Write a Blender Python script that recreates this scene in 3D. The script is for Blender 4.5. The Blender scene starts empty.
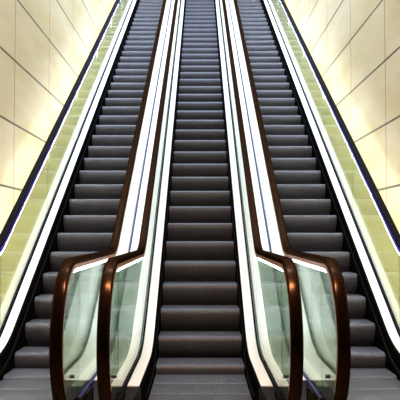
import bpy, bmesh, math, random
from mathutils import Vector

random.seed(4)
scene = bpy.context.scene
col = scene.collection
T30 = math.tan(math.radians(30))
C30 = math.cos(math.radians(30))
S30 = 0.5
Y_END = 22.0
GLASS = 0.510            # half distance between the two glass balustrades
SIDE = 1.268             # centre line of the outer escalators
WALL = 2.15

# ------------------------------------------------------------------ materials
def new_mat(name):
    m = bpy.data.materials.new(name)
    m.use_nodes = True
    nt = m.node_tree
    return m, nt, nt.nodes['Principled BSDF']

def principled(name, base, rough=0.5, metal=0.0, spec=0.5, coat=0.0, tint=None):
    m, nt, b = new_mat(name)
    b.inputs['Base Color'].default_value = (*base, 1)
    b.inputs['Roughness'].default_value = rough
    b.inputs['Metallic'].default_value = metal
    b.inputs['Specular IOR Level'].default_value = spec
    b.inputs['Coat Weight'].default_value = coat
    if tint:
        b.inputs['Specular Tint'].default_value = (*tint, 1)
    return m

def noise_bump(m, scale, strength, rough_var=0.0, stretch=(1, 1, 1)):
    nt = m.node_tree
    b = nt.nodes['Principled BSDF']
    tc = nt.nodes.new('ShaderNodeTexCoord')
    mp = nt.nodes.new('ShaderNodeMapping')
    mp.inputs['Scale'].default_value = stretch
    n = nt.nodes.new('ShaderNodeTexNoise')
    n.inputs['Scale'].default_value = scale
    n.inputs['Detail'].default_value = 4
    nt.links.new(tc.outputs['Object'], mp.inputs['Vector'])
    nt.links.new(mp.outputs['Vector'], n.inputs['Vector'])
    bp = nt.nodes.new('ShaderNodeBump')
    bp.inputs['Strength'].default_value = strength
    bp.inputs['Distance'].default_value = 0.002
    nt.links.new(n.outputs['Fac'], bp.inputs['Height'])
    nt.links.new(bp.outputs['Normal'], b.inputs['Normal'])
    return m

M = {}
M['steel'] = noise_bump(principled('brushed_steel', (0.57, 0.55, 0.555), 0.45, 0.1), 60, 0.15, stretch=(1, .05, 1))
M['deck'] = noise_bump(principled('deck_steel', (0.82, 0.80, 0.82), 0.35, 0.3), 60, 0.12, stretch=(1, .05, 1))
M['wall_deck'] = noise_bump(principled('cream_painted_deck', (0.66, 0.48, 0.23), 0.5), 25, 0.2)
M['skirt'] = principled('black_skirt', (0.003, 0.003, 0.003), 0.8, 0.0, 0.0)
M['brush'] = principled('black_bristle', (0.010, 0.009, 0.010), 0.95, 0.0, 0.0)
M['gasket'] = principled('black_gasket', (0.003, 0.003, 0.005), 0.8, 0.0, 0.02)
M['indigo'] = principled('indigo_gasket', (0.010, 0.006, 0.11), 0.5, 0.0, 0.2)
M['indigo_guide'] = principled('indigo_guide', (0.07, 0.035, 0.60), 0.35, 0.2)
M['copper_guide'] = principled('copper_guide', (0.20, 0.095, 0.05), 0.55, 0.0, 0.3)
M['rubber'] = noise_bump(principled('black_rubber', (0.003, 0.0028, 0.004), 0.55, 0.0, 0.03), 40, 0.05)
def brown_rubber():
    m = bpy.data.materials.new('brown_rubber'); m.use_nodes = True
    nt = m.node_tree; nt.nodes.clear()
    out = nt.nodes.new('ShaderNodeOutputMaterial')
    d = nt.nodes.new('ShaderNodeBsdfDiffuse'); d.inputs['Color'].default_value = (0.005, 0.0025, 0.0015, 1)
    g = nt.nodes.new('ShaderNodeBsdfGlossy'); g.inputs['Color'].default_value = (1.0, 0.47, 0.25, 1)
    g.inputs['Roughness'].default_value = 0.20
    n = nt.nodes.new('ShaderNodeTexNoise'); n.inputs['Scale'].default_value = 6
    mr = nt.nodes.new('ShaderNodeMapRange')
    mr.inputs['To Min'].default_value = 0.008; mr.inputs['To Max'].default_value = 0.034
    mx = nt.nodes.new('ShaderNodeMixShader')
    nt.links.new(n.outputs['Fac'], mr.inputs['Value'])
    nt.links.new(mr.outputs[0], mx.inputs[0])
    nt.links.new(d.outputs[0], mx.inputs[1]); nt.links.new(g.outputs[0], mx.inputs[2])
    nt.links.new(mx.outputs[0], out.inputs['Surface'])
    return m
M['rubber_brown'] = brown_rubber()
M['newel'] = noise_bump(principled('newel_plastic', (0.006, 0.0045, 0.004), 0.6, 0.0, 0.05), 30, 0.08)
M['inlet'] = principled('inlet_rubber', (0.01, 0.01, 0.01), 0.8)
M['front'] = noise_bump(principled('front_steel', (0.07, 0.063, 0.066), 0.5, 0.2), 50, 0.2)
M['shield'] = principled('shield_black', (0.006, 0.006, 0.007), 0.8)
M['clamp'] = principled('clamp_metal', (0.04, 0.05, 0.05), 0.35, 0.7)

# clear green glass: transparent tint with a fresnel mirror on top
def glass_mat(name, tint, ior):
    m = bpy.data.materials.new(name)
    m.use_nodes = True
    nt = m.node_tree
    nt.nodes.clear()
    out = nt.nodes.new('ShaderNodeOutputMaterial')
    tr = nt.nodes.new('ShaderNodeBsdfTransparent')
    tr.inputs['Color'].default_value = (*tint, 1)
    gl = nt.nodes.new('ShaderNodeBsdfGlossy')
    gl.inputs['Roughness'].default_value = 0.015
    gl.inputs['Color'].default_value = (0.95, 0.97, 0.95, 1)
    fr = nt.nodes.new('ShaderNodeFresnel')
    # the fresnel node inverts the index on faces seen from behind: undo that, so both faces of a pane mirror alike
    ge = nt.nodes.new('ShaderNodeNewGeometry')
    ix = nt.nodes.new('ShaderNodeMapRange')
    ix.inputs['To Min'].default_value = ior
    ix.inputs['To Max'].default_value = 1 / ior
    nt.links.new(ge.outputs['Backfacing'], ix.inputs['Value'])
    nt.links.new(ix.outputs[0], fr.inputs['IOR'])
    mx = nt.nodes.new('ShaderNodeMixShader')
    nt.links.new(fr.outputs[0], mx.inputs[0])
    nt.links.new(tr.outputs[0], mx.inputs[1])
    nt.links.new(gl.outputs[0], mx.inputs[2])
    nt.links.new(mx.outputs[0], out.inputs['Surface'])
    return m
M['glass'] = glass_mat('green_glass', (0.77, 0.86, 0.75), 1.85)

def emit_mat(name, colr, strength):
    m = bpy.data.materials.new(name)
    m.use_nodes = True
    nt = m.node_tree
    nt.nodes.clear()
    out = nt.nodes.new('ShaderNodeOutputMaterial')
    e = nt.nodes.new('ShaderNodeEmission')
    e.inputs['Color'].default_value = (*colr, 1)
    e.inputs['Strength'].default_value = strength
    nt.links.new(e.outputs[0], out.inputs['Surface'])
    return m
M['lamp_outer'] = emit_mat('lamp_tube_outer', (0.95, 0.97, 1.0), 36)
M['lamp_inner'] = emit_mat('lamp_tube_inner', (1, 0.97, 0.98), 7)

# ribbed step metal: cleats run front to back
def step_mat():
    m, nt, b = new_mat('ribbed_step')
    tc = nt.nodes.new('ShaderNodeTexCoord')
    sx = nt.nodes.new('ShaderNodeSeparateXYZ')
    nt.links.new(tc.outputs['Object'], sx.inputs[0])
    mul = nt.nodes.new('ShaderNodeMath'); mul.operation = 'MULTIPLY'
    mul.inputs[1].default_value = 2 * math.pi / 0.0135
    nt.links.new(sx.outputs['X'], mul.inputs[0])
    sn = nt.nodes.new('ShaderNodeMath'); sn.operation = 'SINE'
    nt.links.new(mul.outputs[0], sn.inputs[0])
    mr = nt.nodes.new('ShaderNodeMapRange')
    mr.inputs['From Min'].default_value = -1
    mr.inputs['From Max'].default_value = 0.2
    nt.links.new(sn.outputs[0], mr.inputs['Value'])
    nz = nt.nodes.new('ShaderNodeTexNoise'); nz.inputs['Scale'].default_value = 9
    nt.links.new(tc.outputs['Object'], nz.inputs['Vector'])
    rp = nt.nodes.new('ShaderNodeMix'); rp.data_type = 'RGBA'
    rp.inputs[6].default_value = (0.015, 0.0135, 0.016, 1)
    rp.inputs[7].default_value = (0.072, 0.069, 0.083, 1)
    nt.links.new(mr.outputs[0], rp.inputs[0])
    vr = nt.nodes.new('ShaderNodeMix'); vr.data_type = 'RGBA'; vr.blend_type = 'MULTIPLY'
    vr.inputs[0].default_value = 0.35
    nt.links.new(rp.outputs[2], vr.inputs[6])
    nt.links.new(nz.outputs['Fac'], vr.inputs[7])
    nt.links.new(vr.outputs[2], b.inputs['Base Color'])
    bp = nt.nodes.new('ShaderNodeBump')
    bp.inputs['Strength'].default_value = 0.5
    bp.inputs['Distance'].default_value = 0.003
    nt.links.new(mr.outputs[0], bp.inputs['Height'])
    nt.links.new(bp.outputs['Normal'], b.inputs['Normal'])
    b.inputs['Metallic'].default_value = 0.35
    b.inputs['Roughness'].default_value = 0.5
    return m
M['step'] = step_mat()

# cream stone slabs with dark bed joints and thin brown uprights
def wall_mat():
    m, nt, b = new_mat('cream_stone_slabs')
    L = nt.links.new
    tc = nt.nodes.new('ShaderNodeTexCoord')
    sx = nt.nodes.new('ShaderNodeSeparateXYZ')
    L(tc.outputs['Object'], sx.inputs[0])
    def math_(op, a, v=None, c=None):
        n = nt.nodes.new('ShaderNodeMath'); n.operation = op
        for i, q in enumerate((a, v, c)):
            if q is None: continue
            if isinstance(q, (int, float)): n.inputs[i].default_value = q
            else: L(q, n.inputs[i])
        return n.outputs[0]
    def joint(sock, origin, period, width):
        a = math_('SUBTRACT', sock, origin)
        a = math_('DIVIDE', a, period)
        a = math_('FRACT', math_('ADD', a, 100.5))
        a = math_('ABSOLUTE', math_('SUBTRACT', a, 0.5))
        return math_('LESS_THAN', a, width * 0.5 / period)
    hz = joint(sx.outputs['Z'], WZ0, 0.742, 0.027)
    vt = joint(sx.outputs['Y'], 8.17, 1.86, 0.026)
    mp = nt.nodes.new('ShaderNodeMapping')
    mp.inputs['Rotation'].default_value = (math.radians(38), 0, 0)
    mp.inputs['Scale'].default_value = (1, 0.5, 2.2)
    L(tc.outputs['Object'], mp.inputs['Vector'])
    nz = nt.nodes.new('ShaderNodeTexNoise')
    nz.inputs['Scale'].default_value = 1.1; nz.inputs['Detail'].default_value = 6
    L(mp.outputs[0], nz.inputs['Vector'])
    cr = nt.nodes.new('ShaderNodeValToRGB')
    cr.color_ramp.elements[0].position = 0.3
    cr.color_ramp.elements[0].color = (0.50, 0.41, 0.215, 1)
    cr.color_ramp.elements[1].position = 0.7
    cr.color_ramp.elements[1].color = (0.63, 0.565, 0.42, 1)
    L(nz.outputs['Fac'], cr.inputs[0])
    m1 = nt.nodes.new('ShaderNodeMix'); m1.data_type = 'RGBA'
    L(vt, m1.inputs[0]); L(cr.outputs[0], m1.inputs[6]); m1.inputs[7].default_value = (0.26, 0.13, 0.03, 1)
    m2 = nt.nodes.new('ShaderNodeMix'); m2.data_type = 'RGBA'
    L(hz, m2.inputs[0]); L(m1.outputs[2], m2.inputs[6]); m2.inputs[7].default_value = (0.05, 0.03, 0.015, 1)
    L(m2.outputs[2], b.inputs['Base Color'])
    b.inputs['Roughness'].default_value = 0.42
    return m
WZ0 = 2.476
M['wall'] = wall_mat()

def floor_mat():
    m, nt, b = new_mat('grey_stone_floor')
    L = nt.links.new
    tc = nt.nodes.new('ShaderNodeTexCoord')
    bk = nt.nodes.new('ShaderNodeTexBrick')
    bk.inputs['Scale'].default_value = 1.2
    bk.inputs['Color1'].default_value = (0.20, 0.175, 0.15, 1)
    bk.inputs['Color2'].default_value = (0.17, 0.15, 0.13, 1)
    bk.inputs['Mortar'].default_value = (0.08, 0.07, 0.06, 1)
    bk.inputs['Mortar Size'].default_value = 0.008
    L(tc.outputs['Object'], bk.inputs['Vector'])
    L(bk.outputs['Color'], b.inputs['Base Color'])
    b.inputs['Roughness'].default_value = 0.35
    return m
M['floor'] = floor_mat()
M['sky_blocker'] = principled('sky_block_plaster', (0.16, 0.145, 0.13), 0.8)
M['comb'] = principled('comb_aluminium', (0.28, 0.25, 0.23), 0.45, 0.5)
M['comb_teeth'] = principled('comb_teeth', (0.30, 0.26, 0.12), 0.5)

# ------------------------------------------------------------------ paths
def zpath(y, z0, yk, R):
    """height of a line that runs level at z0, then climbs at 30 degrees past yk with a rounded knee"""
    t = R * math.tan(math.radians(15))
    ys, ye = yk - t, yk + t * C30
    if y <= ys: return z0
    if y >= ye: return z0 + (y - yk) * T30
    return z0 + R - math.sqrt(R * R - (y - ys) ** 2)

def ysamples(y0, y1, yk, R):
    t = R * math.tan(math.radians(15))
    ys, ye = yk - t, yk + t * C30
    s = {y0, y1}
    for i in range(13):
        q = ys + (ye - ys) * i / 12
        if y0 < q < y1: s.add(q)
    q = ye
    while q < y1 - .6:
        q += 2.0
        if y0 < q < y1: s.add(q)
    return sorted(s)

P_HAND = (1.06, 6.20, 0.75)
P_DECK = (0.205, 6.14, 1.25)
P_NOSE = (0.0, 6.10, 1.34)
zh = lambda y: zpath(y, *P_HAND)
zd = lambda y: zpath(y, *P_DECK)
zn = lambda y: zpath(y, *P_NOSE)

# ------------------------------------------------------------------ mesh helpers
def finish(name, bm, mat, parent=None, smooth=False, loc=None):
    bmesh.ops.remove_doubles(bm, verts=bm.verts, dist=1e-6)
    bmesh.ops.recalc_face_normals(bm, faces=bm.faces)
    me = bpy.data.meshes.new(name)
    bm.to_mesh(me); bm.free()
    for m in (mat if isinstance(mat, (list, tuple)) else [mat]):
        me.materials.append(m)
    if smooth:
        for p in me.polygons: p.use_smooth = True
        try: me.set_sharp_from_angle(angle=math.radians(40))
        except Exception: pass
    o = bpy.data.objects.new(name, me)
    col.objects.link(o)
    if loc: o.location = loc
    if parent: o.parent = parent
    return o

def sweep(bm, path, prof):
    """path: [(y,z)], prof: closed [(x,n)] with n along the path's outward normal"""
    rings = []
    n = len(path)
    for i, (y, z) in enumerate(path):
        a = path[max(0, i - 1)]; c = path[min(n - 1, i + 1)]
        d1 = Vector((y - a[0], z - a[1])); d2 = Vector((c[0] - y, c[1] - z))
        if d1.length < 1e-9: d1 = d2
        if d2.length < 1e-9: d2 = d1
        d1.normalize(); d2.normalize()
        d = (d1 + d2).normalized()
        k = 1 / max(.5, math.sqrt(max(0, (1 + d1.dot(d2)) / 2)))
        nx, nz = d.y * k, -d.x * k
        rings.append([bm.verts.new((x, y + v * nx, z + v * nz)) for x, v in prof])
    m = len(prof)
    for r0, r1 in zip(rings, rings[1:]):
        for j in range(m):
            bm.faces.new((r0[j], r0[(j + 1) % m], r1[(j + 1) % m], r1[j]))
    bm.faces.new(rings[0]); bm.faces.new(list(reversed(rings[-1])))

def rounded(x0, x1, v0, v1, r, seg=4):
    pts = []
    for cx, cv, a0 in ((x1 - r, v1 - r, 0), (x0 + r, v1 - r, 90), (x0 + r, v0 + r, 180), (x1 - r, v0 + r, 270)):
        for i in range(seg + 1):
            a = math.radians(a0 + 90 * i / seg)
            pts.append((cx + r * math.cos(a), cv + r * math.sin(a)))
    return pts

def rect(x0, x1, v0, v1): return [(x1, v0), (x1, v1), (x0, v1), (x0, v0)]

def ribbon(bm, lines):
    """lines: list of equal-length polylines of 3D points forming a closed tube section"""
    vs = [[bm.verts.new(p) for p in l] for l in lines]
    k = len(lines)
    n = len(lines[0])
    for i in range(n - 1):
        for j in range(k):
            a, b = vs[j], vs[(j + 1) % k]
            bm.faces.new((a[i], b[i], b[i + 1], a[i + 1]))
    bm.faces.new([v[0] for v in vs]); bm.faces.new([v[-1] for v in reversed(vs)])

def box(bm, x0, x1, y0, y1, z0, z1):
    v = [bm.verts.new((x, y, z)) for x in (x0, x1) for y in (y0, y1) for z in (z0, z1)]
    for f in ((0, 1, 3, 2), (4, 6, 7, 5), (0, 4, 5, 1), (2, 3, 7, 6), (0, 2, 6, 4), (1, 5, 7, 3)):
        bm.faces.new([v[i] for i in f])

def extrude_x(bm, poly, x0, x1):
    a = [bm.verts.new((x0, y, z)) for y, z in poly]
    b = [bm.verts.new((x1, y, z)) for y, z in poly]
    n = len(poly)
    bm.faces.new(a); bm.faces.new(list(reversed(b)))
    for i in range(n):
        bm.faces.new((a[i], a[(i + 1) % n], b[(i + 1) % n], b[i]))

# ------------------------------------------------------------------ one balustrade side
NEWEL_Y, NEWEL_Z, NEWEL_R = 4.20, 0.625, 0.435
def down(pts):          # paths run from the top of the climb to the viewer
    return list(reversed(pts))

def hand_path(loop=True):
    p = down([(y, zh(y)) for y in ysamples(NEWEL_Y, Y_END, P_HAND[1], P_HAND[2])])
    if loop:
        for i in range(1, 25):
            a = math.radians(90 + 180 * i / 24)
            p.append((NEWEL_Y + NEWEL_R * math.cos(a), NEWEL_Z + NEWEL_R * math.sin(a)))
        p.append((4.62, NEWEL_Z - NEWEL_R))
    return p

JOINTS = [4.45, 6.35, 8.27, 10.2, 12.15, 14.1, 16.05, 18.0, 20.0, Y_END]

def balustrade(root, x, s, outer, centre):
    """x: glass position, s: +1/-1 direction towards the steps; outer: it faces a wall; centre: belongs to the middle escalator"""
    rub = M['rubber'] if outer else M['rubber_brown']
    bm = bmesh.new()
    sweep(bm, hand_path(), [(px + x, v) for px, v in rounded(-.034 if not outer else -.033, .034 if not outer else .033, -.016, .022, .015)])
    hr = finish('handrail', bm, rub, root, True)
    hr['label'] = 'black rubber handrail' if outer else 'brown black rubber handrail'
    bm = bmesh.new()
    sweep(bm, hand_path()[:-8], rect(x - .030, x + .030, -.054, -.0145) if outer else rect(x - .031, x + .031, -.040, -.0145))
    g = finish('handrail_guide', bm, M['indigo_guide'] if outer else M['copper_guide'], hr)
    g['label'] = 'indigo guide under the handrail' if outer else 'copper guide under the handrail'
    bm = bmesh.new()
    sweep(bm, hand_path(False), rect(x - .026, x + .026, -.063, -.0545) if outer else rect(x - .013, x + .013, -.062, -.0405))
    l = finish('light_strip', bm, M['lamp_outer'] if outer else M['lamp_inner'], hr)
    l['label'] = 'glowing white light strip under the handrail'
    # glass panels
    for k, (a, b) in enumerate(zip([None] + JOINTS[:-1], JOINTS)):
        bm = bmesh.new()
        if a is None:
            r = NEWEL_R - .058
            poly = [(JOINTS[0], zd(JOINTS[0]) - .02), (JOINTS[0], zh(JOINTS[0]) - .067)]
            poly.append((NEWEL_Y + .01, zh(NEWEL_Y) - .067))
            for i in range(1, 23):
                an = math.radians(90 + 180 * i / 24)
                poly.append((NEWEL_Y + r * math.cos(an), NEWEL_Z + r * math.sin(an)))
            poly.append((NEWEL_Y, zd(JOINTS[0]) - .02))
            extrude_x(bm, poly, x - .006, x + .006)
        else:
            ya, yb = a + .006, b
            ss = sorted(set(ysamples(ya, yb, P_HAND[1], P_HAND[2]) + ysamples(ya, yb, P_DECK[1], P_DECK[2])))
            nv = lambda y: .067 if y < 6 else .067 / C30
            lines = []
            for xx, top in ((x - .006, 0), (x + .006, 0), (x + .006, 1), (x - .006, 1)):
                lines.append([(xx, y, (zh(y) - nv(y)) if top else zd(y) - .02) for y in ss])
            ribbon(bm, lines)
        finish('glass_panel', bm, M['glass'], root)
    # black gasket on the step side, a second gasket on the far side
    dk = lambda y0: down([(y, zd(y)) for y in ysamples(y0, Y_END, P_DECK[1], P_DECK[2])])
    bm = bmesh.new()
    g0, g1 = sorted((x + s * .0062, x + s * .0225))
    sweep(bm, dk(4.40), rect(g0, g1, -.05, .005))
    finish('gasket', bm, M['gasket'], root)['label'] = 'black gasket beside the glass'
    bm = bmesh.new()
    g0, g1 = sorted((x - s * .0062, x - s * .0175))
    sweep(bm, dk(4.45), rect(g0, g1, -.05, .004))
    finish('gasket', bm, M['gasket'] if centre else M['indigo'], root)['label'] = ('black' if centre else 'indigo') + ' gasket behind the glass'
    # flat strip of inner decking, ending in front of the newel base
    xo, xi = sorted((x + s * .0227, x + s * .102))
    bm = bmesh.new()
    sweep(bm, dk(4.80), rect(xo, xi, -.03, 0))
    finish('inner_decking', bm, M['steel'], root)
    # skirt panel between decking and steps
    bm = bmesh.new()
    ss = sorted(set(ysamples(4.80, Y_END, *P_DECK[1:]) + ysamples(4.80, Y_END, *P_NOSE[1:])))
    xs0, xs1 = x + s * .1023, x + s * .117
    ribbon(bm, [[(xs0, y, zd(y) - .003) for y in ss], [(xs1, y, zd(y) - .020) for y in ss],
                [(xs1, y, zn(y) - .38) for y in ss], [(xs0, y, zn(y) - .38) for y in ss]])
    sk = finish('skirt_panel', bm, M['skirt'], root)
    bm = bmesh.new()
    ss = ysamples(5.2, Y_END, *P_NOSE[1:])
    xb = x + s * .124
    ribbon(bm, [[(xs1, y, zn(y) + .055) for y in ss], [(xb, y, zn(y) + .045) for y in ss],
                [(xb, y, zn(y) + .03) for y in ss], [(xs1, y, zn(y) + .025) for y in ss]])
    finish('skirt_brush', bm, M['brush'], sk)
    # newel base: dark cover in front of the decking ends
    plan = [(.117, 4.795), (.115, 4.70), (.104, 4.56), (.082, 4.42), (.055, 4.31), (.022, 4.25), (-.014, 4.25), (-.036, 4.31), (-.040, 4.45), (-.040, 4.795)]
    bm = bmesh.new()
    ztop = lambda a, y: .200 - max(0, .08 * (4.70 - y))
    lo = [bm.verts.new((x + s * a, y, 0.0)) for a, y in plan]
    mid = [bm.verts.new((x + s * a, y, max(.04, ztop(a, y) - .012))) for a, y in plan]
    cx = sum(a for a, y in plan) / len(plan); cy = sum(y for a, y in plan) / len(plan)
    top = []
    for a, y in plan:
        a2, y2 = a + (.03 - a) * .12, y + (cy - y) * .02
        top.append(bm.verts.new((x + s * a2, y2, max(.045, ztop(a2, y2)))))
    k = len(plan)
    for i in range(k):
        bm.faces.new((lo[i], lo[(i + 1) % k], mid[(i + 1) % k], mid[i]))
        bm.faces.new((mid[i], mid[(i + 1) % k], top[(i + 1) % k], top[i]))
    bmesh.ops.triangle_fill(bm, use_beauty=True, edges=[bm.edges.get((top[i], top[(i + 1) % k])) for i in range(k)])
    bm.faces.new(list(reversed(lo)))
    nb = finish('newel_base', bm, M['newel'], root, True)
    bm = bmesh.new()
    sweep(bm, [(4.30, NEWEL_Z - NEWEL_R), (4.255, NEWEL_Z - NEWEL_R), (4.225, NEWEL_Z - NEWEL_R)], rounded(x - .050, x + .050, -.034, .036, .02))
    finish('handrail_inlet', bm, M['inlet'], nb, True)
    # small round clamp bolt low on the newel glass
    bm = bmesh.new()
    bmesh.ops.create_cone(bm, cap_ends=True, segments=16, radius1=.012, radius2=.010, depth=.04)
    for v in bm.verts:
        v.co = Vector((v.co.z + x, v.co.x + 4.22, v.co.y + .385))
    finish('clamp_bolt', bm, M['clamp'], root, True)

# ------------------------------------------------------------------ steps
def step_mesh():
    bm = bmesh.new()
    face = [(.040, 0), (.024, -.004), (.011, -.013), (.003, -.028), (0, -.048), (.002, -.072), (.010, -.10), (.026, -.13),
            (.050, -.16), (.078, -.19), (.104, -.215)]
    face = [(y, z * 1.08) for y, z in face]
    prof = [(.362, 0)] + face + [(y + .014, z) for y, z in reversed(face[4:])] + [(.035, -.03), (.362, -.03)]
    extrude_x(bm, prof, -.382, .382)
    bmesh.ops.recalc_face_normals(bm, faces=bm.faces)
    me = bpy.data.meshes.new('step')
    bm.to_mesh(me); bm.free()
    me.materials.append(M['step'])
    for p in me.polygons: p.use_smooth = True
    me.set_sharp_from_angle(angle=math.radians(40))
    return me
STEP = step_mesh()

def escalator(cx, label, phase, walls):
    root = bpy.data.objects.new('escalator', None)
    col.objects.link(root)
    root.empty_display_size = .3
    root.location = (cx, 5.0, 0)
    root['label'] = label; root['category'] = 'escalator'; root['group'] = 'three escalators side by side'
    hold = bpy.data.objects.new  # parts are built in world space, then parented below
    before = set(bpy.data.objects)
    centre = abs(cx) < .01
    for x, s in ((cx - GLASS, 1), (cx + GLASS, -1)):
        balustrade(root, x, s, (x < -1.5 or x > 1.5), centre)
    bm = bmesh.new()
    box(bm, cx - .39, cx + .39, 4.15, 4.985, -.05, .004)
    cp = finish('comb_plate', bm, M['comb'], root)
    bm = bmesh.new()
    for i in range(40):
        xx = cx - .36 + i * .72 / 39
        box(bm, xx - .004, xx + .004, 4.985, 5.03, -.02, .006)
    finish('comb_teeth', bm, M['comb_teeth'], cp)
    bm = bmesh.new()
    ss = ysamples(4.9, Y_END, *P_NOSE[1:])
    w = GLASS - .1175
    ribbon(bm, [[(cx - w, y, zn(y) - .305) for y in ss], [(cx + w, y, zn(y) - .305) for y in ss],
                [(cx + w, y, zn(y) - .34) for y in ss], [(cx - w, y, zn(y) - .34) for y in ss]])
    finish('leak_shield', bm, M['shield'], root)  # added black sheet under the steps, stops sky light leaking up from below
    n = -3
    while True:
        y = phase + .3685 * n
        n += 1
        if y < 4.95: continue
        if y > Y_END - .4: break
        o = bpy.data.objects.new('step', STEP)
        col.objects.link(o)
        o.location = (cx, y, zn(y)); o.parent = root
    inv = Vector((-cx, -5.0, 0))
    for o in set(bpy.data.objects) - before:
        if o.parent == root:
            o.location = o.location + inv
    return root

escalator(-SIDE, 'left escalator, climbing beside the left stone wall', 6.367, True)
escalator(0.0, 'middle escalator, running between the other two escalators', 6.20, False)
escalator(SIDE, 'right escalator, climbing beside the right stone wall', 6.367, True)

# ------------------------------------------------------------------ outer decking between the balustrades and along the walls
def decking(x0, x1, y0, label, mat, low=0.0):
    zd = lambda y: zpath(y, *P_DECK) - low
    ss = ysamples(y0, Y_END, P_DECK[1], P_DECK[2])
    bm = bmesh.new()
    ribbon(bm, [[(x0, y, zd(y) - .002) for y in ss], [(x1, y, zd(y) - .002) for y in ss],
                [(x1, y, zd(y) - .02) for y in ss], [(x0, y, zd(y) - .02) for y in ss]])
    o = finish('outer_decking', bm, mat)
    o['label'] = label; o['category'] = 'metal decking'; o['group'] = 'decking beside the balustrades'
    bm = bmesh.new()
    box(bm, x0, x1, y0 - .012, y0 + .004, 0, zd(y0) - .004)
    f = finish('front_panel', bm, M['front'], o)
    f['label'] = 'grey front panel'
    return o
g = GLASS + .0180
b = SIDE - GLASS - .0180
a = SIDE + GLASS + .0180
decking(-b, -g, 5.0, 'bright steel decking between the left and middle escalators', M['deck'])
decking(g, b, 5.0, 'bright steel decking between the middle and right escalators', M['deck'])
decking(-WALL + .004, -a, 5.0, 'cream decking between left escalator glass and left wall', M['wall_deck'], .01)
decking(a, WALL - .004, 5.0, 'cream decking between right escalator glass and right wall', M['wall_deck'], .01)

# ------------------------------------------------------------------ setting
def structure(name, bm, mat, label, cat):
    o = finish(name, bm, mat)
    o['kind'] = 'structure'; o['label'] = label; o['category'] = cat
    return o
for nm, sg in (('wall_left', -1), ('wall_right', 1)):
    bm = bmesh.new()
    x0, x1 = sorted((sg * WALL, sg * (WALL + .25)))
    box(bm, x0, x1, -3, Y_END + .5, -.3, 13)
    structure(nm, bm, M['wall'], f'cream stone slab wall on the {nm[5:]} side', 'wall')
bm = bmesh.new()
box(bm, -WALL, WALL, -3, 4.15, -.3, 0)
structure('floor', bm, M['floor'], 'stone floor in front of the escalators', 'floor')

bm = bmesh.new()
box(bm, -WALL, WALL, -3, 4.2, 3.62, 3.85)
structure('sky_blocker', bm, M['sky_blocker'], 'unseen ceiling over the landing in front of the escalators', 'sky_blocker')  # slab out of view, added so the sky doesn't wash out the handrails
bm = bmesh.new()
box(bm, -WALL, WALL, -3.2, -3.0, -.3, 3.85)
structure('back_blocker', bm, M['sky_blocker'], 'unseen wall added behind the viewer to block the sky', 'wall')  # unseen, added to keep the bright sky out of the handrail reflections

# ------------------------------------------------------------------ light
w = bpy.data.worlds.new('hall_daylight')
scene.world = w
w.use_nodes = True
bg = w.node_tree.nodes['Background']
bg.inputs['Color'].default_value = (0.95, 0.97, 1.0, 1)
bg.inputs['Strength'].default_value = 0.88

def area(name, loc, target, sx, sy, power, colr):
    d = bpy.data.lights.new(name, 'AREA')
    d.shape = 'RECTANGLE'; d.size = sx; d.size_y = sy; d.energy = power; d.color = colr
    o = bpy.data.objects.new(name, d); col.objects.link(o)
    o.location = loc
    o.rotation_euler = (Vector(target) - Vector(loc)).to_track_quat('-Z', 'Y').to_euler()
    return o
area('landing_ceiling_lamp', (0, 3.6, 3.5), (0, 5.4, 0.2), 1.6, 0.3, 120, (1.0, 0.68, 0.45))
area('upper_daylight', (0, 9.5, 12.0), (0, 17.5, 6.6), 3.5, 3.5, 1900, (0.58, 0.72, 1.0))

# ------------------------------------------------------------------ camera
cd = bpy.data.cameras.new('camera')
cam = bpy.data.objects.new('camera', cd); col.objects.link(cam)
cd.sensor_width = 36; cd.lens = 710 / 400 * 36
cam.location = (0, 0, 1.24)
cam.rotation_euler = (math.radians(92.5), 0, 0)
scene.camera = cam

vs = scene.view_settings
scene.display_settings.display_device = 'sRGB'
vs.view_transform = 'Standard'; vs.look = 'None'
vs.exposure = 0.65; vs.gamma = 1.0; vs.use_curve_mapping = False
scene.cycles.max_bounces = 12
scene.cycles.transparent_max_bounces = 32
scene.cycles.glossy_bounces = 6
